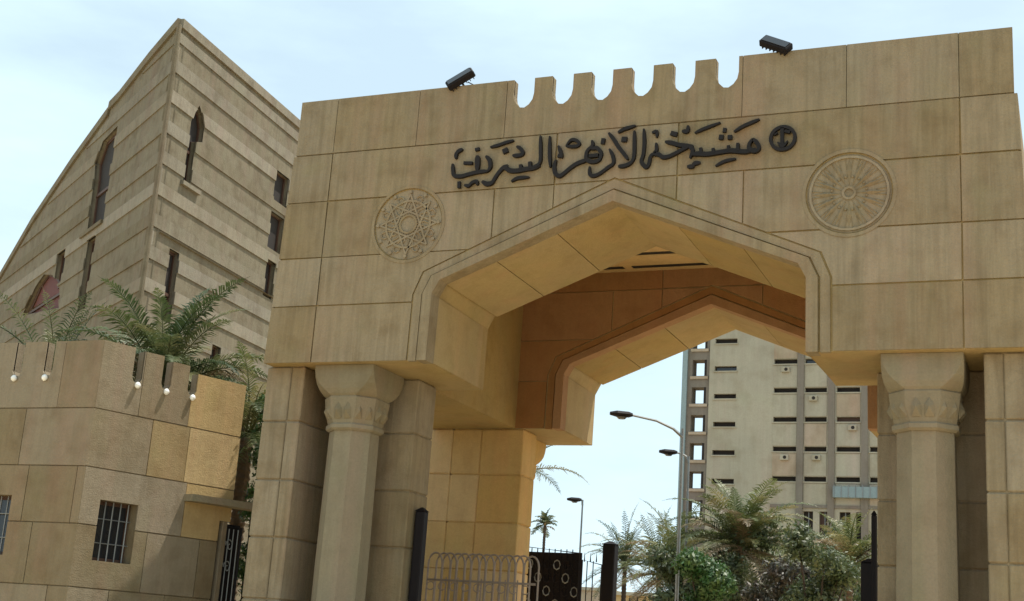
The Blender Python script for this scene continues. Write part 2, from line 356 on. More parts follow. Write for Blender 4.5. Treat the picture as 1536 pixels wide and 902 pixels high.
# medallions
def medallion(cx, cz, kind):
    O = (cx, 0, cz); p = pout('medallion', M['front'], gate, [circ(0,0,.80,48)], [circ(0,0,.74,48)], O, X_, Z_, Y_, -.012, .05)
    pl = pout('disc', M['front'], p, [circ(0,0,.715,48)], [], O, X_, Z_, Y_, .026, .06)
    m = MB()
    if kind:      # radiating star of sixteen petals
        for k in range(16):
            a = 2*math.pi*k/16; u = Vector((math.cos(a), math.sin(a))); v = Vector((-u.y, u.x))
            ps = [u*.10, u*.40+v*.055, u*.64, u*.40-v*.055]; m.add([(cx+q.x, .028, cz+q.y) for q in ps]+[(cx+(u*.4).x, -.018, cz+(u*.4).y)], [(0,1,4),(1,2,4),(2,3,4),(3,0,4)])
        rr = (.10, .66)
        for k in range(32):
            a = 2*math.pi*(k+.5)/32; m.tube([(cx+.44*math.cos(a), .028, cz+.44*math.sin(a)), (cx+.64*math.cos(a), .028, cz+.64*math.sin(a))], .016, 4)
        for k in range(16):
            a = 2*math.pi*(k+.5)/16; m.tube([(cx+.30*math.cos(a), .024, cz+.30*math.sin(a)), (cx+.30*math.cos(a), 0, cz+.30*math.sin(a))], [.03,.018], 6)
    else:         # interlaced geometric star
        for k in range(8):
            a = 2*math.pi*k/8; b = a+2*math.pi*3/8
            A = Vector((math.cos(a), math.sin(a)))*.62; B = Vector((math.cos(b), math.sin(b)))*.62; v = (B-A).normalized(); v = Vector((-v.y, v.x))*.016
            vs_ = [(cx+q.x, y, cz+q.y) for y in (.002-.001*k, .029) for q in (A+v, B+v, B-v, A-v)]
            m.add(vs_, [(0,1,2,3),(0,4,5,1),(1,5,6,2),(2,6,7,3),(3,7,4,0)])
        for k in range(12):
            a = 2*math.pi*k/12; m.tube([(cx+.66*math.cos(a), .022, cz+.66*math.sin(a)), (cx+.66*math.cos(a), -.02, cz+.66*math.sin(a))], .035, 8)
        for k in range(24):
            a = 2*math.pi*k/24; m.tube([(cx+.20*math.cos(a), .020, cz+.20*math.sin(a)), (cx+.34*math.cos(a+.13), .012, cz+.34*math.sin(a+.13)), (cx+.46*math.cos(a), .020, cz+.46*math.sin(a))], .018, 4)
        for k in range(8):
            a = 2*math.pi*(k+.5)/8; m.tube([(cx+.54*math.cos(a)+.07*math.cos(t), .012, cz+.54*math.sin(a)+.07*math.sin(t)) for t in [math.pi*q/4 for q in range(9)]], .018, 4)
        rr = (.18, .48)
    m.out('relief', M['front'], p)
    for r in rr:
        m = prism([circ(0,0,r+.02,32)], [circ(0,0,r-.02,32)], O, X_, Z_, Y_, -.004, .045); link('ring', m, M['front'], p)
for i, (x, z) in enumerate(MEDS): medallion(x, z, i)

# calligraphic inscription, cut metal letters standing just off the stone
def stroke(m, pts, wd, y0=-.075, y1=-.012, taper=True):
    # smooth the trace, then sweep a slanted pen nib along it
    P = [Vector(p) for p in pts]; Q = []
    if len(P) == 2: Q = [P[0].lerp(P[1], t/3) for t in range(4)]
    else:
        for i in range(len(P)-1):
            a, b, c, d = P[max(i-1,0)], P[i], P[i+1], P[min(i+2,len(P)-1)]
            for s in range(4):
                t = s/4; Q.append(.5*((2*b)+(c-a)*t+(2*a-5*b+4*c-d)*t*t+(3*b-a-3*c+d)*t**3))
        Q.append(P[-1])
    n = len(Q); L_, R_ = [], []
    for i, q in enumerate(Q):
        d = (Q[min(i+1,n-1)]-Q[max(i-1,0)]); d = d.normalized() if d.length > 1e-6 else Vector((1,0)); nn = Vector((-d.y, d.x))
        nib = .72+.36*abs(nn.dot(Vector((.5,.86)))); e = 1.0
        if taper and n > 5: e = min(1, .45+.55*min(i, n-1-i)/2.5)
        h = wd/2*nib*e; L_.append(q+nn*h); R_.append(q-nn*h)
    ring = lambda y: [(p.x, y, p.y) for p in L_]+[(p.x, y, p.y) for p in R_]
    vs_ = ring(y0)+ring(y1); f = []; N2 = 2*n
    for i in range(n-1):
        f += [(i, i+1, n+i+1, n+i), (N2+i, N2+n+i, N2+n+i+1, N2+i+1), (i, N2+i, N2+i+1, i+1), (n+i, n+i+1, N2+n+i+1, N2+n+i)]
    f += [(0, n, N2+n, N2), (n-1, N2+n-1, N2+2*n-1, 2*n-1)]
    m.add(vs_, f)
ins = bpy.data.objects.new('inscription', None); COL.objects.link(ins); ins.parent = gate; ins.location = (0,0,0)
LET = [[([(-3.13,11.05),(-3.21,11.02),(-3.26,10.96),(-3.26,10.86)],0.081)],[([(-3.32,10.76),(-3.3,10.61),(-3.26,10.51),(-3.11,10.49),(-2.95,10.52),(-2.74,10.55),(-2.55,10.55)],0.074),([(-2.8,10.89),(-2.79,10.77),(-2.78,10.57)],0.115),([(-2.62,10.86),(-2.54,10.78),(-2.51,10.64),(-2.55,10.55)],0.081)],[([(-3.08,10.76),(-2.9,10.74)],0.061)],[([(-2.82,11.05),(-2.81,10.99)],0.095)],[([(-3.15,10.38),(-3.14,10.25)],0.068)],[([(-3.03,10.3),(-2.94,10.28),(-2.87,10.34),(-2.78,10.36),(-2.76,10.28)],0.068)],[([(-2.66,10.35),(-2.56,10.29),(-2.45,10.31),(-2.39,10.41),(-2.32,10.51),(-2.22,10.6),(-2.1,10.53),(-1.96,10.51),(-1.78,10.53),(-1.62,10.54),(-1.48,10.58)],0.088),([(-2.18,10.65),(-2.17,10.57)],0.068),([(-1.88,10.63),(-1.87,10.53)],0.068),([(-1.69,10.67),(-1.68,10.53)],0.074),([(-1.61,10.56),(-1.53,10.59),(-1.48,10.67),(-1.49,10.92),(-1.51,11.18)],0.068)],[([(-2.54,11.04),(-2.37,11.07),(-2.22,11.11),(-2.06,11.14)],0.061)],[([(-2.27,10.92),(-2.17,10.96)],0.108)],[([(-1.99,11.01),(-1.9,10.95),(-1.85,10.85),(-1.95,10.82),(-2.06,10.83)],0.074)],[([(-2.05,10.3),(-1.92,10.36),(-1.69,10.36)],0.068)],[([(-1.32,11.16),(-1.3,10.81),(-1.27,10.53)],0.074)],[([(-1.13,10.95),(-1.08,10.82),(-1.05,10.74)],0.074),([(-1.13,10.75),(-1.03,10.73)],0.068)],[([(-0.98,10.92),(-0.89,11.04),(-0.78,11.03),(-0.71,10.95),(-0.78,10.91),(-0.96,10.92)],0.061)],[([(-1.16,10.67),(-1.19,10.54),(-1.16,10.4),(-1.07,10.34),(-0.97,10.4),(-0.87,10.48),(-0.76,10.55),(-0.65,10.59),(-0.55,10.61)],0.081),([(-0.46,11.0),(-0.45,10.89),(-0.55,10.79),(-0.55,10.63),(-0.43,10.57),(-0.3,10.6),(-0.27,10.73),(-0.36,10.84),(-0.46,10.82)],0.074),([(-0.5,10.69),(-0.32,10.69)],0.068)],[([(-0.11,10.8),(-0.04,10.66),(-0.02,10.51),(-0.13,10.43),(-0.27,10.33),(-0.39,10.29),(-0.47,10.33),(-0.48,10.48)],0.068)],[([(-0.28,10.97),(-0.21,10.96)],0.108)],[([(-0.14,11.12),(-0.04,10.99),(0.06,10.83),(0.17,10.69),(0.26,10.56)],0.074),([(0.36,11.12),(0.37,10.88),(0.37,10.59),(0.3,10.48),(0.18,10.44),(0.08,10.44)],0.074)],[([(0.04,11.11),(0.16,11.17),(0.38,11.22)],0.068)],[([(0.12,10.97),(0.22,10.96)],0.095)],[([(0.54,11.14),(0.56,10.86),(0.55,10.63),(0.52,10.5),(0.6,10.39),(0.66,10.42),(0.69,10.58),(0.76,10.64)],0.074),([(0.79,10.84),(0.8,10.7),(0.76,10.64),(0.85,10.61),(0.93,10.55),(1.05,10.56),(1.19,10.62),(1.31,10.68),(1.41,10.72)],0.074),([(0.96,10.85),(1.1,10.81),(1.24,10.76),(1.49,10.72)],0.074),([(1.41,10.72),(1.48,10.64),(1.44,10.49)],0.081),([(1.45,10.56),(1.6,10.56),(1.75,10.54),(2.01,10.56),(2.19,10.57),(2.43,10.53),(2.55,10.54),(2.68,10.54)],0.081),([(1.63,10.67),(1.64,10.56)],0.061),([(1.86,10.64),(1.87,10.54)],0.061),([(2.14,10.67),(2.14,10.56)],0.061),([(2.31,10.7),(2.31,10.55)],0.061),([(2.58,10.76),(2.52,10.67),(2.52,10.58),(2.61,10.52),(2.69,10.56),(2.66,10.67),(2.58,10.76)],0.074)],[([(0.7,11.05),(0.79,11.06),(0.79,10.95)],0.068)],[([(1.06,11.01),(1.18,10.97)],0.081)],[([(1.27,11.03),(1.37,11.02),(1.38,11.13)],0.081)],[([(1.39,10.33),(1.49,10.33),(1.52,10.38),(1.63,10.39)],0.081)],[([(1.51,10.97),(1.68,11.04),(1.98,11.13)],0.061)],[([(2.23,10.93),(2.39,11.02),(2.52,11.07),(2.69,11.13)],0.065)],[([(2.03,10.98),(2.09,10.97)],0.081)],[([(1.96,10.85),(2.04,10.84)],0.088)],[([(2.12,10.83),(2.2,10.83)],0.081)],[([(1.91,10.3),(2.08,10.38),(2.28,10.41)],0.061)]]
for gi, grp in enumerate(LET):
    m = MB()
    for si, (pts, wd) in enumerate(grp): stroke(m, pts, wd*.96, y0=-.075-.002*si)
    m.out('letter', M['letter'], ins)
em = prism([circ(3.11,10.73,.245,32)], [circ(3.11,10.73,.185,32)], (0,0,0), X_, Z_, Y_, -.075, -.012); link('emblem', em, M['letter'], ins)
m = MB(); stroke(m, [(3.095,10.93),(3.10,10.55)], .07); stroke(m, [(3.02,10.66),(3.11,10.57),(3.2,10.67)], .05, y0=-.078); stroke(m, [(3.14,10.86),(3.24,10.83)], .05, y0=-.08); stroke(m, [(2.96,10.80),(3.02,10.84)], .03, y0=-.082)
m.out('emblem_mark', M['letter'], ins)
m = MB()
for x, z in ((-2.8,10.2),(-2.1,10.3),(-1.2,10.35),(-.1,10.4),(.9,10.5),(1.8,10.6),(2.6,10.65),(3.11,10.92)): m.box(x-.012, x+.012, -.02, .01, z-.012, z+.012)

# piers: stacked stones round a core
def pier(x0, x1, y0, y1, mat, ztop=ZB, vx=None, label=None, courses=(0.12,1.2,2.32,3.49,4.60,5.75)):
    m = MB(); m.box(x0+.03, x1-.03, y0+.03, y1-.03, .12, ztop-.004); p = m.out('pier', mat, gate)
    if label: p['label'] = label
    zs = list(courses)+[ztop]
    xs = [x0]+(vx or [])+[x1]
    for i, (a, b) in enumerate(zip(zs, zs[1:])):
        for c, d in zip(xs, xs[1:]):
            q = MB(); q.block(c+(.006 if c > x0 else 0), d-(.006 if d < x1 else 0), y0+random.uniform(-.006,.006), y1, a+.011, b-.011 if b < ztop else b-.018, .02); q.out('stone_block', mat, p)
    return p
for sgn in (-1, 1):
    a, b = sorted((sgn*6.36, sgn*7.22)); pier(a, b, .28, 2.72, M['front'], vx=[sgn*6.66])
    a, b = sorted((sgn*4.50, sgn*6.36)); pier(a+.002, b-.002, 1.62, 2.46, M['front'])
    a, b = sorted((sgn*4.50, sgn*6.36)); pier(a+.002, b-.002, 7.34, 8.20, M['ochre'], vx=[sgn*5.60], label='stone pier carrying the rear arch, warm bounce light painted into its colour')
    a, b = sorted((sgn*6.36, sgn*7.15)); pier(a, b, 7.34, 9.6, M['ochre'], label='stone pier carrying the rear arch, warm bounce light painted into its colour')
# capitals and octagonal columns
def octo(h, c, z, cx, cy): return [(cx+x, cy+y, z) for x, y in ((-h+c,-h),(h-c,-h),(h,-h+c),(h,h-c),(h-c,h),(-h+c,h),(-h,h-c),(-h,-h+c))]
def column(cx, cy, mat, cap_mat):
    m = MB(); K = .586
    m.loft([octo(.475, .475*K, .5, cx, cy), octo(.475, .475*K, 3.0, cx, cy), octo(.455, .455*K, 5.66, cx, cy)]); s = m.out('column', mat, gate)
    m = MB(); m.loft([octo(.60, .60*K*.6, .12, cx, cy), octo(.60, .60*K*.6, .38, cx, cy), octo(.50, .5*K, .5, cx, cy)]); m.out('column_base', mat, s)
    m = MB(); m.loft([octo(.485, .485*K, 5.60, cx, cy), octo(.53, .53*K, 5.64, cx, cy), octo(.53, .53*K, 5.71, cx, cy), octo(.50, .5*K, 5.74, cx, cy)]); m.out('astragal', cap_mat, s)
    m = MB(); m.loft([octo(.50, .50*K, 5.74, cx, cy), octo(.545, .545*.5, 6.0, cx, cy), octo(.575, .575*.5, 6.24, cx, cy), octo(.555, .555*.52, 6.27, cx, cy)])
    c = m.out('capital', cap_mat, s)
    m = MB(); m.loft([octo(.56, .56*.54, 6.26, cx, cy), octo(.60, .60*.46, 6.31, cx, cy), octo(.635, .635*.32, 6.40, cx, cy), octo(.65, .65*.19, 6.50, cx, cy), octo(.655, .655*.09, 6.62, cx, cy), octo(.655, .012, 6.76, cx, cy), octo(.655, .012, 6.853, cx, cy)])
    m.out('abacus', cap_mat, s)
    # carved leaves round the capital's lower block
    m = MB()
    for k in range(8):
        a = math.pi/4*k; n = Vector((math.cos(a), math.sin(a), 0)); t = Vector((-n.y, n.x, 0)); 
        for j in (-1, 1):
            r = (.545 if k%2 == 0 else .535*1.02); ctr = Vector((cx, cy, 0))+n*(r+.0)+t*(.105*j)
            pts = [(-.075,5.82),(.075,5.82),(.095,6.02),(.0,6.19),(-.095,6.02)]
            rim = [ctr+t*x+Vector((0,0,z))-n*.012*(6.2-z)*4 for x, z in pts]; mid = ctr+n*.085+Vector((0,0,5.97)); tip = ctr+n*.03+Vector((0,0,6.08))
            m.add([*rim, mid], [(i, (i+1)%5, 5) for i in range(5)])
    m.out('carving', cap_mat, s); return s
for cx in (-5.43, 5.40): column(cx, .86, M['column'], M['column'])
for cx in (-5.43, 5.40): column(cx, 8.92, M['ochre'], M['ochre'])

# floodlights on the parapet
def floodlight(x, tilt, yaw, label):
    f = empty('floodlight', (x, .22, ZT), label, 'floodlight', 'floodlights on the battlements')
    m = MB(); m.block(-.30, .30, -.07, .07, -.11, .11, .02); o = m.out('housing', M['dark'], f); o.location = (0, -.25, .13); o.rotation_euler = (R(-35), R(tilt), R(yaw))
    m = MB(); m.box(-.26, .26, -.085, -.072, -.08, .08); m.out('lens', M['glass'], o)
    m = MB()
    for i in range(7): m.box(-.25+i*.08, -.235+i*.08, .07, .11, -.09, .09)
    m.out('cooling_fin', M['dark'], o)
    m = MB(); m.tube([(.12,-.15,.10),(.3,.02,.03),(.6,.06,.012),(1.1,.02,.012)], .012, 5); m.out('cable', M['dark'], f)
    m = MB(); m.tube([(0,.05,0),(0,-.05,.06),(0,-.2,.10)], .025); m.box(-.09, .09, -.06, .12, 0, .02); m.out('bracket', M['dark'], f)
    return f
floodlight(-3.32, -33, 12, 'black floodlight tilted up to the right, on the parapet left of the battlements')
floodlight(2.95, 28, -10, 'black floodlight tilted down to the right, on the parapet right of the battlements')

# ---------------------------------------------------------------- gatehouse on the left
kio = empty('gatehouse', (-10.1,-1.25,0), 'low limestone gatehouse with slotted battlements and small barred windows beside the gateway', 'gatehouse')
kio_inv = Matrix.Translation((10.1,1.25,0))
def kp(name, mat, parent, *a):
    return pout(name, mat, parent, *a)
KR = Vector((math.cos(R(72)), math.sin(R(72)), 0)); KN = Vector((KR.y, -KR.x, 0)); O0 = (0,0,0)   # local coordinates
KZ = [.12, 1.2, 2.3, 3.49, 4.60, 5.75]; KT = 7.12
def slots_profile(u0, u1, cs, hs=None):
    hs = hs or [KT]*(len(cs)+1); p = [(u0, KZ[5]), (u0, hs[0])]
    for i, c in enumerate(cs): p += [(c-.12, hs[i]), (c-.12, 6.52), (c-.07, 6.42), (c+.07, 6.42), (c+.12, 6.52), (c+.12, hs[i+1])]
    return p+[(u1, hs[-1]), (u1, KZ[5])]
def clad_face(U, N, L0, L1, holes, joints, slots, mats, flip=False):
    V = Z_; W = -N
    core = pout('wall', M['kiosk'], kio, [rect(L0, L1, .12, KZ[5])], holes, O0, U, V, W, .03, .42)
    for i, (a, b) in enumerate(zip(KZ, KZ[1:])):
        xs = [L0]+joints[i]+[L1]
        for c, d in zip(xs, xs[1:]):
            pout('stone_block', mats(c, a), core, [rect(c+.008*(c > L0), d-.008*(d < L1), a+.012, b-.012)], holes, O0, U, V, W, random.uniform(-.005,.004), .06)
    pr = slots_profile(L0, L1, slots, [7.12,7.09,7.02,6.89] if len(slots) == 3 else None)
    core2 = pout('parapet', M['kiosk'], kio, [pr], [], O0, U, V, W, .03, .24)
    xs = [L0]+joints[5]+[L1]
    for c, d in zip(xs, xs[1:]): pout('stone_block', mats(c, 6), core2, [rect(c+.005, d-.005, KZ[5]+.012, KT+.1), pr], [], O0, U, V, W, random.uniform(-.004,.004), .06)
    for c in slots:
        p = Vector(U)*(c+.0)+Vector((0,0,6.36))+Vector(N)*.05; m = MB()
        m.loft([[ (p.x+r*math.cos(t), p.y+r*math.sin(t), p.z+z) for t in [k*math.pi/4 for k in range(8)]] for r, z in ((.02,-.065),(.052,-.035),(.062,0),(.052,.035),(.02,.065))]); m.out('globe_lamp', M['white'], core2, smooth=True)
    return core
wm = lambda c, z: M['kiosk']
wr = lambda c, z: M['sunpatch_sandy'] if (c > 1.9 and z > 3.3) else (M['sunpatch_fade'] if c > 1.2 and z > 3.3 else M['kiosk'])  # blocks towards the right end carry the sun patch in their colour
LU = Vector((-1,0,0)); LN = Vector((0,-1,0))
HW1 = rect(.42, 1.30, 2.83, 4.0); HD = rect(3.34, 3.90, -1, 3.93)
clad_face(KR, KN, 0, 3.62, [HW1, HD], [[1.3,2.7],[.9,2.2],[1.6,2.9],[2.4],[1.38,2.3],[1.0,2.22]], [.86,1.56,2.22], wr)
HW2 = rect(1.72, 2.6, 2.83, 4.0)
clad_face(LU, LN, 0, 6.0, [HW2], [[1.2,3],[.5,2.1,4],[1.1,3.3],[.2,1.4,3.6],[1.7,4],[.95,3.2]], [1.33,2.12,3.0,3.8], wm)
def kwindow(U, N, h, label=None):
    W = -Vector(N); w_ = pout('window', M['frame'], kio, [h], [rect(h[0][0]+.07, h[1][0]-.07, h[0][1]+.07, h[2][1]-.07)], O0, U, Z_, W, .27, .34)
    pout('pane', M['glass'], w_, [rect(h[0][0]+.06, h[1][0]-.06, h[0][1]+.06, h[2][1]-.06)], [], O0, U, Z_, W, .30, .32)
    n = 5
    for i in range(n):
        u = h[0][0]+(h[1][0]-h[0][0])*(i+.5)/n; b = Vector(U)*u+W*.20
        m = MB(); m.tube([(b.x, b.y, h[0][1]), (b.x, b.y, h[2][1])], .014); m.out('bar', M['grey'], w_)
    for z in (h[0][1]+.35, h[2][1]-.35):
        a = Vector(U)*h[0][0]+W*.20; b = Vector(U)*h[1][0]+W*.20; m = MB(); m.tube([(a.x,a.y,z),(b.x,b.y,z)], .012); m.out('bar', M['grey'], w_)
kwindow(KR, KN, HW1); kwindow(LU, LN, HW2)
# thin canopy over the doorway
a = KR*2.36; b = KR*4.12; m = MB(); vs_ = []
for z in (4.22, 4.36):
    for q in (a+KN*.0, b+KN*.0, b+KN*.42, a+KN*.30): vs_.append((q.x, q.y, z))
m.add(vs_, [(0,1,2,3),(7,6,5,4),(0,4,5,1),(1,5,6,2),(2,6,7,3),(3,7,4,0)]); m.out('canopy', M['column'], kio)
m = MB(); rp_ = [(-5.9,.44),(-.35,.44),(.55,3.3),(-5.9,3.3)]; m.loft([[(x, y, z) for x, y in rp_] for z in (6.0, 6.15)]); m.out('roof', M['kiosk'], kio)
m = MB(); m.box(-5.9, 1.05, 3.30, 3.44, .12, 6.3); m.out('rear_wall', M['kiosk'], kio)
m = MB(); m.box(-6, -5.6, 0.43, 3.29, .12, 6.3); m.out('side_wall', M['kiosk'], kio)
# iron door with scrollwork in the doorway
d = bpy.data.objects.new('iron_door', None); COL.objects.link(d); d.parent = kio
def kpt(u, w_, z): q = KR*u-KN*w_; return (q.x, q.y, z)
m = MB(); m.tube([kpt(3.40,.12,.15), kpt(3.40,.12,3.85), kpt(4.03,.12,3.85), kpt(4.03,.12,.15)], .03); m.out('door_frame', M['dark'], d)
m = MB(); vs_ = [kpt(u, w_, z) for w_ in (.20,.23) for u, z in ((3.36,.12),(4.05,.12),(4.05,3.9),(3.36,3.9))]; m.add(vs_, [(0,1,2,3),(7,6,5,4),(0,4,5,1),(1,5,6,2),(2,6,7,3),(3,7,4,0)]); m.out('door_panel', M['dark'], d)
for i in range(5):
    m = MB(); m.tube([kpt(3.46+i*.13,.11,.2), kpt(3.46+i*.12,.11,3.8)], .012); m.out('bar', M['grey'], d)
for z in (1.2, 2.1, 3.0, 3.45):
    m = MB()
    for sg in (-1, 1):
        pts = []
        for k in range(15):
            t = k/14*math.pi*2.6; r_ = .11*(1-k/17); pts.append(kpt(3.64+sg*(.11-r_*math.cos(t)*1.0)*.9, .09, z+r_*math.sin(t)*1.3))
        m.tube(pts, .013, 5)
    m.out('scroll', M['grey'], d)
for o in list(kio.children):
    pass

# ---------------------------------------------------------------- tall banded stone building behind the gatehouse
bld = empty('stone_building', (-19.06,10.65,0), 'tall banded pale stone building with a sharp corner and narrow arched windows', 'building')
BR = Vector((math.cos(R(95)), math.sin(R(95)), 0)); BRN = Vector((BR.y, -BR.x, 0))
BL = Vector((math.cos(R(146)), math.sin(R(146)), 0)); BLN = Vector((-BL.y, BL.x, 0))
BT = 21.2
def cap_poly(prof): return prof
def bface(U, N, Lmax, prof, holes, ztop):
    outl = [(.31, 0), (.31, prof[0][1]-.05)]+prof[1:]+[(Lmax, 0)]
    core = pout('wall', M['banded'], bld, [outl], holes, O0, U, Z_, -N, .05, .36)
    z = .2; i = 0
    while z < ztop:
        h = .60 if i % 2 else .46
        pout('stone_course', M['bandedlight'] if i % 3 == 1 else M['banded'], core, [rect(.10, Lmax, z+.015, z+h-.015), [(0,0),(0,prof[0][1]-.5)]+[(u, zz-.5) for u, zz in prof[1:]]+[(Lmax,0)]], holes, O0, U, Z_, -N, (.05 if i % 2 else 0)+random.uniform(0,.012), .12)
        z += h; i += 1
    # coping following the roof line
    pts = [(u, zz) for u, zz in prof]
    pts[0] = (.16, pts[0][1]); cop = pts+[(u, zz-.32) for u, zz in reversed(pts)]
    pout('coping', M['banded'], bld, [cop], [], O0, U, Z_, -N, -.04, .18)
    return core
def arch(u0, u1, z0, zs_, zt): c = (u0+u1)/2; return [(u0,z0),(u1,z0),(u1,zs_),(c+(u1-c)*.6,zs_+(zt-zs_)*.62),(c,zt),(c-(u1-c)*.6,zs_+(zt-zs_)*.62),(u0,zs_)]
HR = [[(1.52,16.0),(1.96,16.0),(1.96,17.55),(2.36,17.7),(2.36,18.2),(2.15,18.6),(1.9,18.85),(1.65,18.5),(1.52,18.1)],
      rect(7.62,8.70,17.5,18.7), rect(7.62,8.70,15.65,17.05), rect(7.72,8.40,13.8,15.2), rect(1.30,1.90,11.2,13.6), rect(4.6,5.2,9.0,11.2)]
HL = [[(5.8,15.5),(7.75,15.5),(7.9,17.6),(8.1,18.3),(7.5,19.0),(5.8,19.1)], rect(6.45,7.40,12.4,15.1), rect(10.3,11.5,14.1,15.45),
      [(15.9,13.75),(9.9,13.0),(10.5,13.9),(11.9,14.7),(13.3,15.0),(14.4,14.7)]]
PR = [(0,BT),(14,BT)]
PL = [(0,BT),(2.9,20.95),(6.0,20.5),(7.15,20.45),(7.2,20.25),(11.5,19.45),(16.7,18.2),(21.4,16.6),(28,13.9)]
bface(BR, BRN, 14, PR, HR, BT); bface(BL, BLN, 28, PL, HL, BT)
for U, N, H in ((BR, BRN, HR), (BL, BLN, HL)):
    for i, h in enumerate(H):
        us = [p[0] for p in h]; zz = [p[1] for p in h]; mid = M['redin'] if (len(h) == 6 and U is BL) else M['frame']
        w_ = pout('window', M['frame'], bld, [h], [[((p[0]-sum(us)/len(us))*.84+sum(us)/len(us), (p[1]-sum(zz)/len(zz))*.92+sum(zz)/len(zz)) for p in h]], O0, U, Z_, -N, .22, .33)
        pout('pane', M['redin'] if (i == 3 and U is BL) else M['void'], w_, [h], [], O0, U, Z_, -N, .27, .30)
        if max(zz)-min(zz) > 1.5:
            pout('transom', M['frame'], w_, [rect(min(us), max(us), (min(zz)*.6+max(zz)*.4)-.05, (min(zz)*.6+max(zz)*.4)+.05), h], [], O0, U, Z_, -N, .20, .28)
        if i == 0: pout('sill', M['banded'], w_, [rect(min(us)-.15, max(us)+.15, min(zz)-.16, min(zz)-.02)], [], O0, U, Z_, -N, -.08, .12)
m = MB(); m.tube([(0,0,.2),(0,0,BT-.3)], .08, 8); m.out('corner_bead', M['banded'], bld)
a = BR*13.5; b = BL*27; m = MB(); m.add([(0,.5,13.9),(a.x,a.y,13.9),(b.x,b.y,13.9)], [(0,1,2)]); m.out('roof', M['banded'], bld)

# ---------------------------------------------------------------- tower block seen through the arch
tw = empty('tower_block', (-35.2,130,0), 'beige tower block with rows of dark slit windows, seen through the arch', 'tower block')
TX = -35.2
def tx(x): return x-TX
XR, TH = 34.0, 52.0
holes = []; win = []
g1 = [22.61+3.32*i for i in range(8)]; g2 = [23.02+3.40*i for i in range(8)]; ob = [18.6+3.33*i for i in range(10)]
for z in g1: win.append((tx(-31.28), tx(-28.65), z-.28, z+.28))
cols2 = [(-24.24,-21.57),(-20.66,-18.19),(-17.07,-14.49),(-13.4,-10.8),(-9.8,-7.3),(-6.3,-3.8)]
for a_, b_ in cols2:
    for z in g2: win.append((tx(a_), tx(b_), z-.30, z+.26))
low = [(-20.7,-19.6),(-18.9,-17.8),(-16.7,-15.5),(-14.9,-13.8),(-12.6,-11.5),(-10.8,-9.7)]
for a_, b_ in low: win.append((tx(a_), tx(b_), 15.6, 19.4))
for a_, b_ in low: win.append((tx(a_), tx(b_), 10.2, 13.6))
body = pout('wall', M['tower'], tw, [rect(tx(-31.9), XR, 0, TH)], [rect(*h) for h in win], O0, X_, Z_, Y_, 0, 1.2)
m = MB(); m.box(tx(-31.9), XR, 1.3, 16, 0, TH-.2); m.out('core', M['tower'], tw)
for h in win:
    m = MB(); m.box(h[0]-.05, h[1]+.05, .55, .62, h[2]-.05, h[3]+.05); f = m.out('window', random.choice((M['void'], M['void'], M['void'], M['void'], M['glass'], M['frame'])), tw)
    if h[3]-h[2] > 1: 
        m = MB(); m.box((h[0]+h[1])/2-.05, (h[0]+h[1])/2+.05, .45, .55, h[2], h[3]); m.out('mullion', M['grey'], f)
    else:
        m = MB(); m.box(h[0]-.12, h[1]+.12, -.14, -.002, h[2]-.17, h[2]-.03); m.out('sill', M['tower'], f)
for x in (-21.12,-17.63,-13.95,-10.3,-6.8,-3.3):
    m = MB(); m.box(tx(x)-.36, tx(x)+.36, -.30, .004, 0, TH+.2); m.out('pilaster', M['pil'], tw)
# spandrel panels between the rows
for ci, (a_, b_) in enumerate(cols2):
    for i, z in enumerate(g2):
        m = MB(); m.box(tx(a_)-.02, tx(b_)+.02, -.05, .003, z-3.05, z-.55); m.out('spandrel_panel', M['towerpink'] if (ci*3+i*5) % 4 == 1 else M['tower'], tw)
m = MB(); m.box(tx(-24.4), XR, -.16, .005, 19.75, 20.1); m.out('string_course', M['pil'], tw)
m = MB(); m.box(tx(-17.3), tx(-11.6), -.9, -.1, 20.9, 22.1); bp_ = m.out('balcony', M['bluegrey'], tw)
for i in range(8):
    m = MB(); m.box(tx(-17.2)+i*.78, tx(-17.2)+i*.78+.08, -.96, -.901, 20.9, 22.25); m.out('baluster', M['grey'], bp_)
# air conditioners hung below some of the slits
for (ci, ri) in ((0,1),(1,3),(2,2),(2,0),(3,4),(0,4),(1,1),(3,1)):
    a_, b_ = cols2[ci]; x = tx(a_)+.5+.4*(ri % 3); z = g2[ri]-1.35
    m = MB(); m.block(x, x+.95, -.42, -.052, z, z+.62, .03); ac = m.out('air_conditioner', M['tower'], tw)
    m = MB(); m.tube([(x+.55, -.425, z+.31), (x+.55, -.44, z+.31)], .2, 10); m.out('fan_grille', M['void'], ac)
# open stair bay with daylight through it
hb = [rect(tx(-34.05), tx(-32.3), z-.15, z+1.8) for z in ob]
sb_ = pout('stair_bay', M['pil'], tw, [rect(tx(-34.6), tx(-31.9), 0, TH)], hb, O0, X_, Z_, Y_, .25, 2.2)
m = MB(); m.box(0, tx(-34.6), -.05, 2.0, 0, TH); m.out('corner_fin', M['bluegrey'], tw)
for h in hb:
    m = MB(); m.box(h[1][0]-.02-.28, h[1][0]-.02, .30, 1.6, h[0][1], h[2][1]); m.out('shutter', M['void'], sb_)
    m = MB(); m.box(h[0][0]-.2, h[1][0]+.2, .05, .26, h[0][1]-.4, h[0][1]-.08); m.out('bay_panel', M['towerpink'], sb_)
m = MB(); m.box(-.3, XR+.3, -.3, 16.3, TH, TH+.8); m.out('roof', M['tower'], tw)

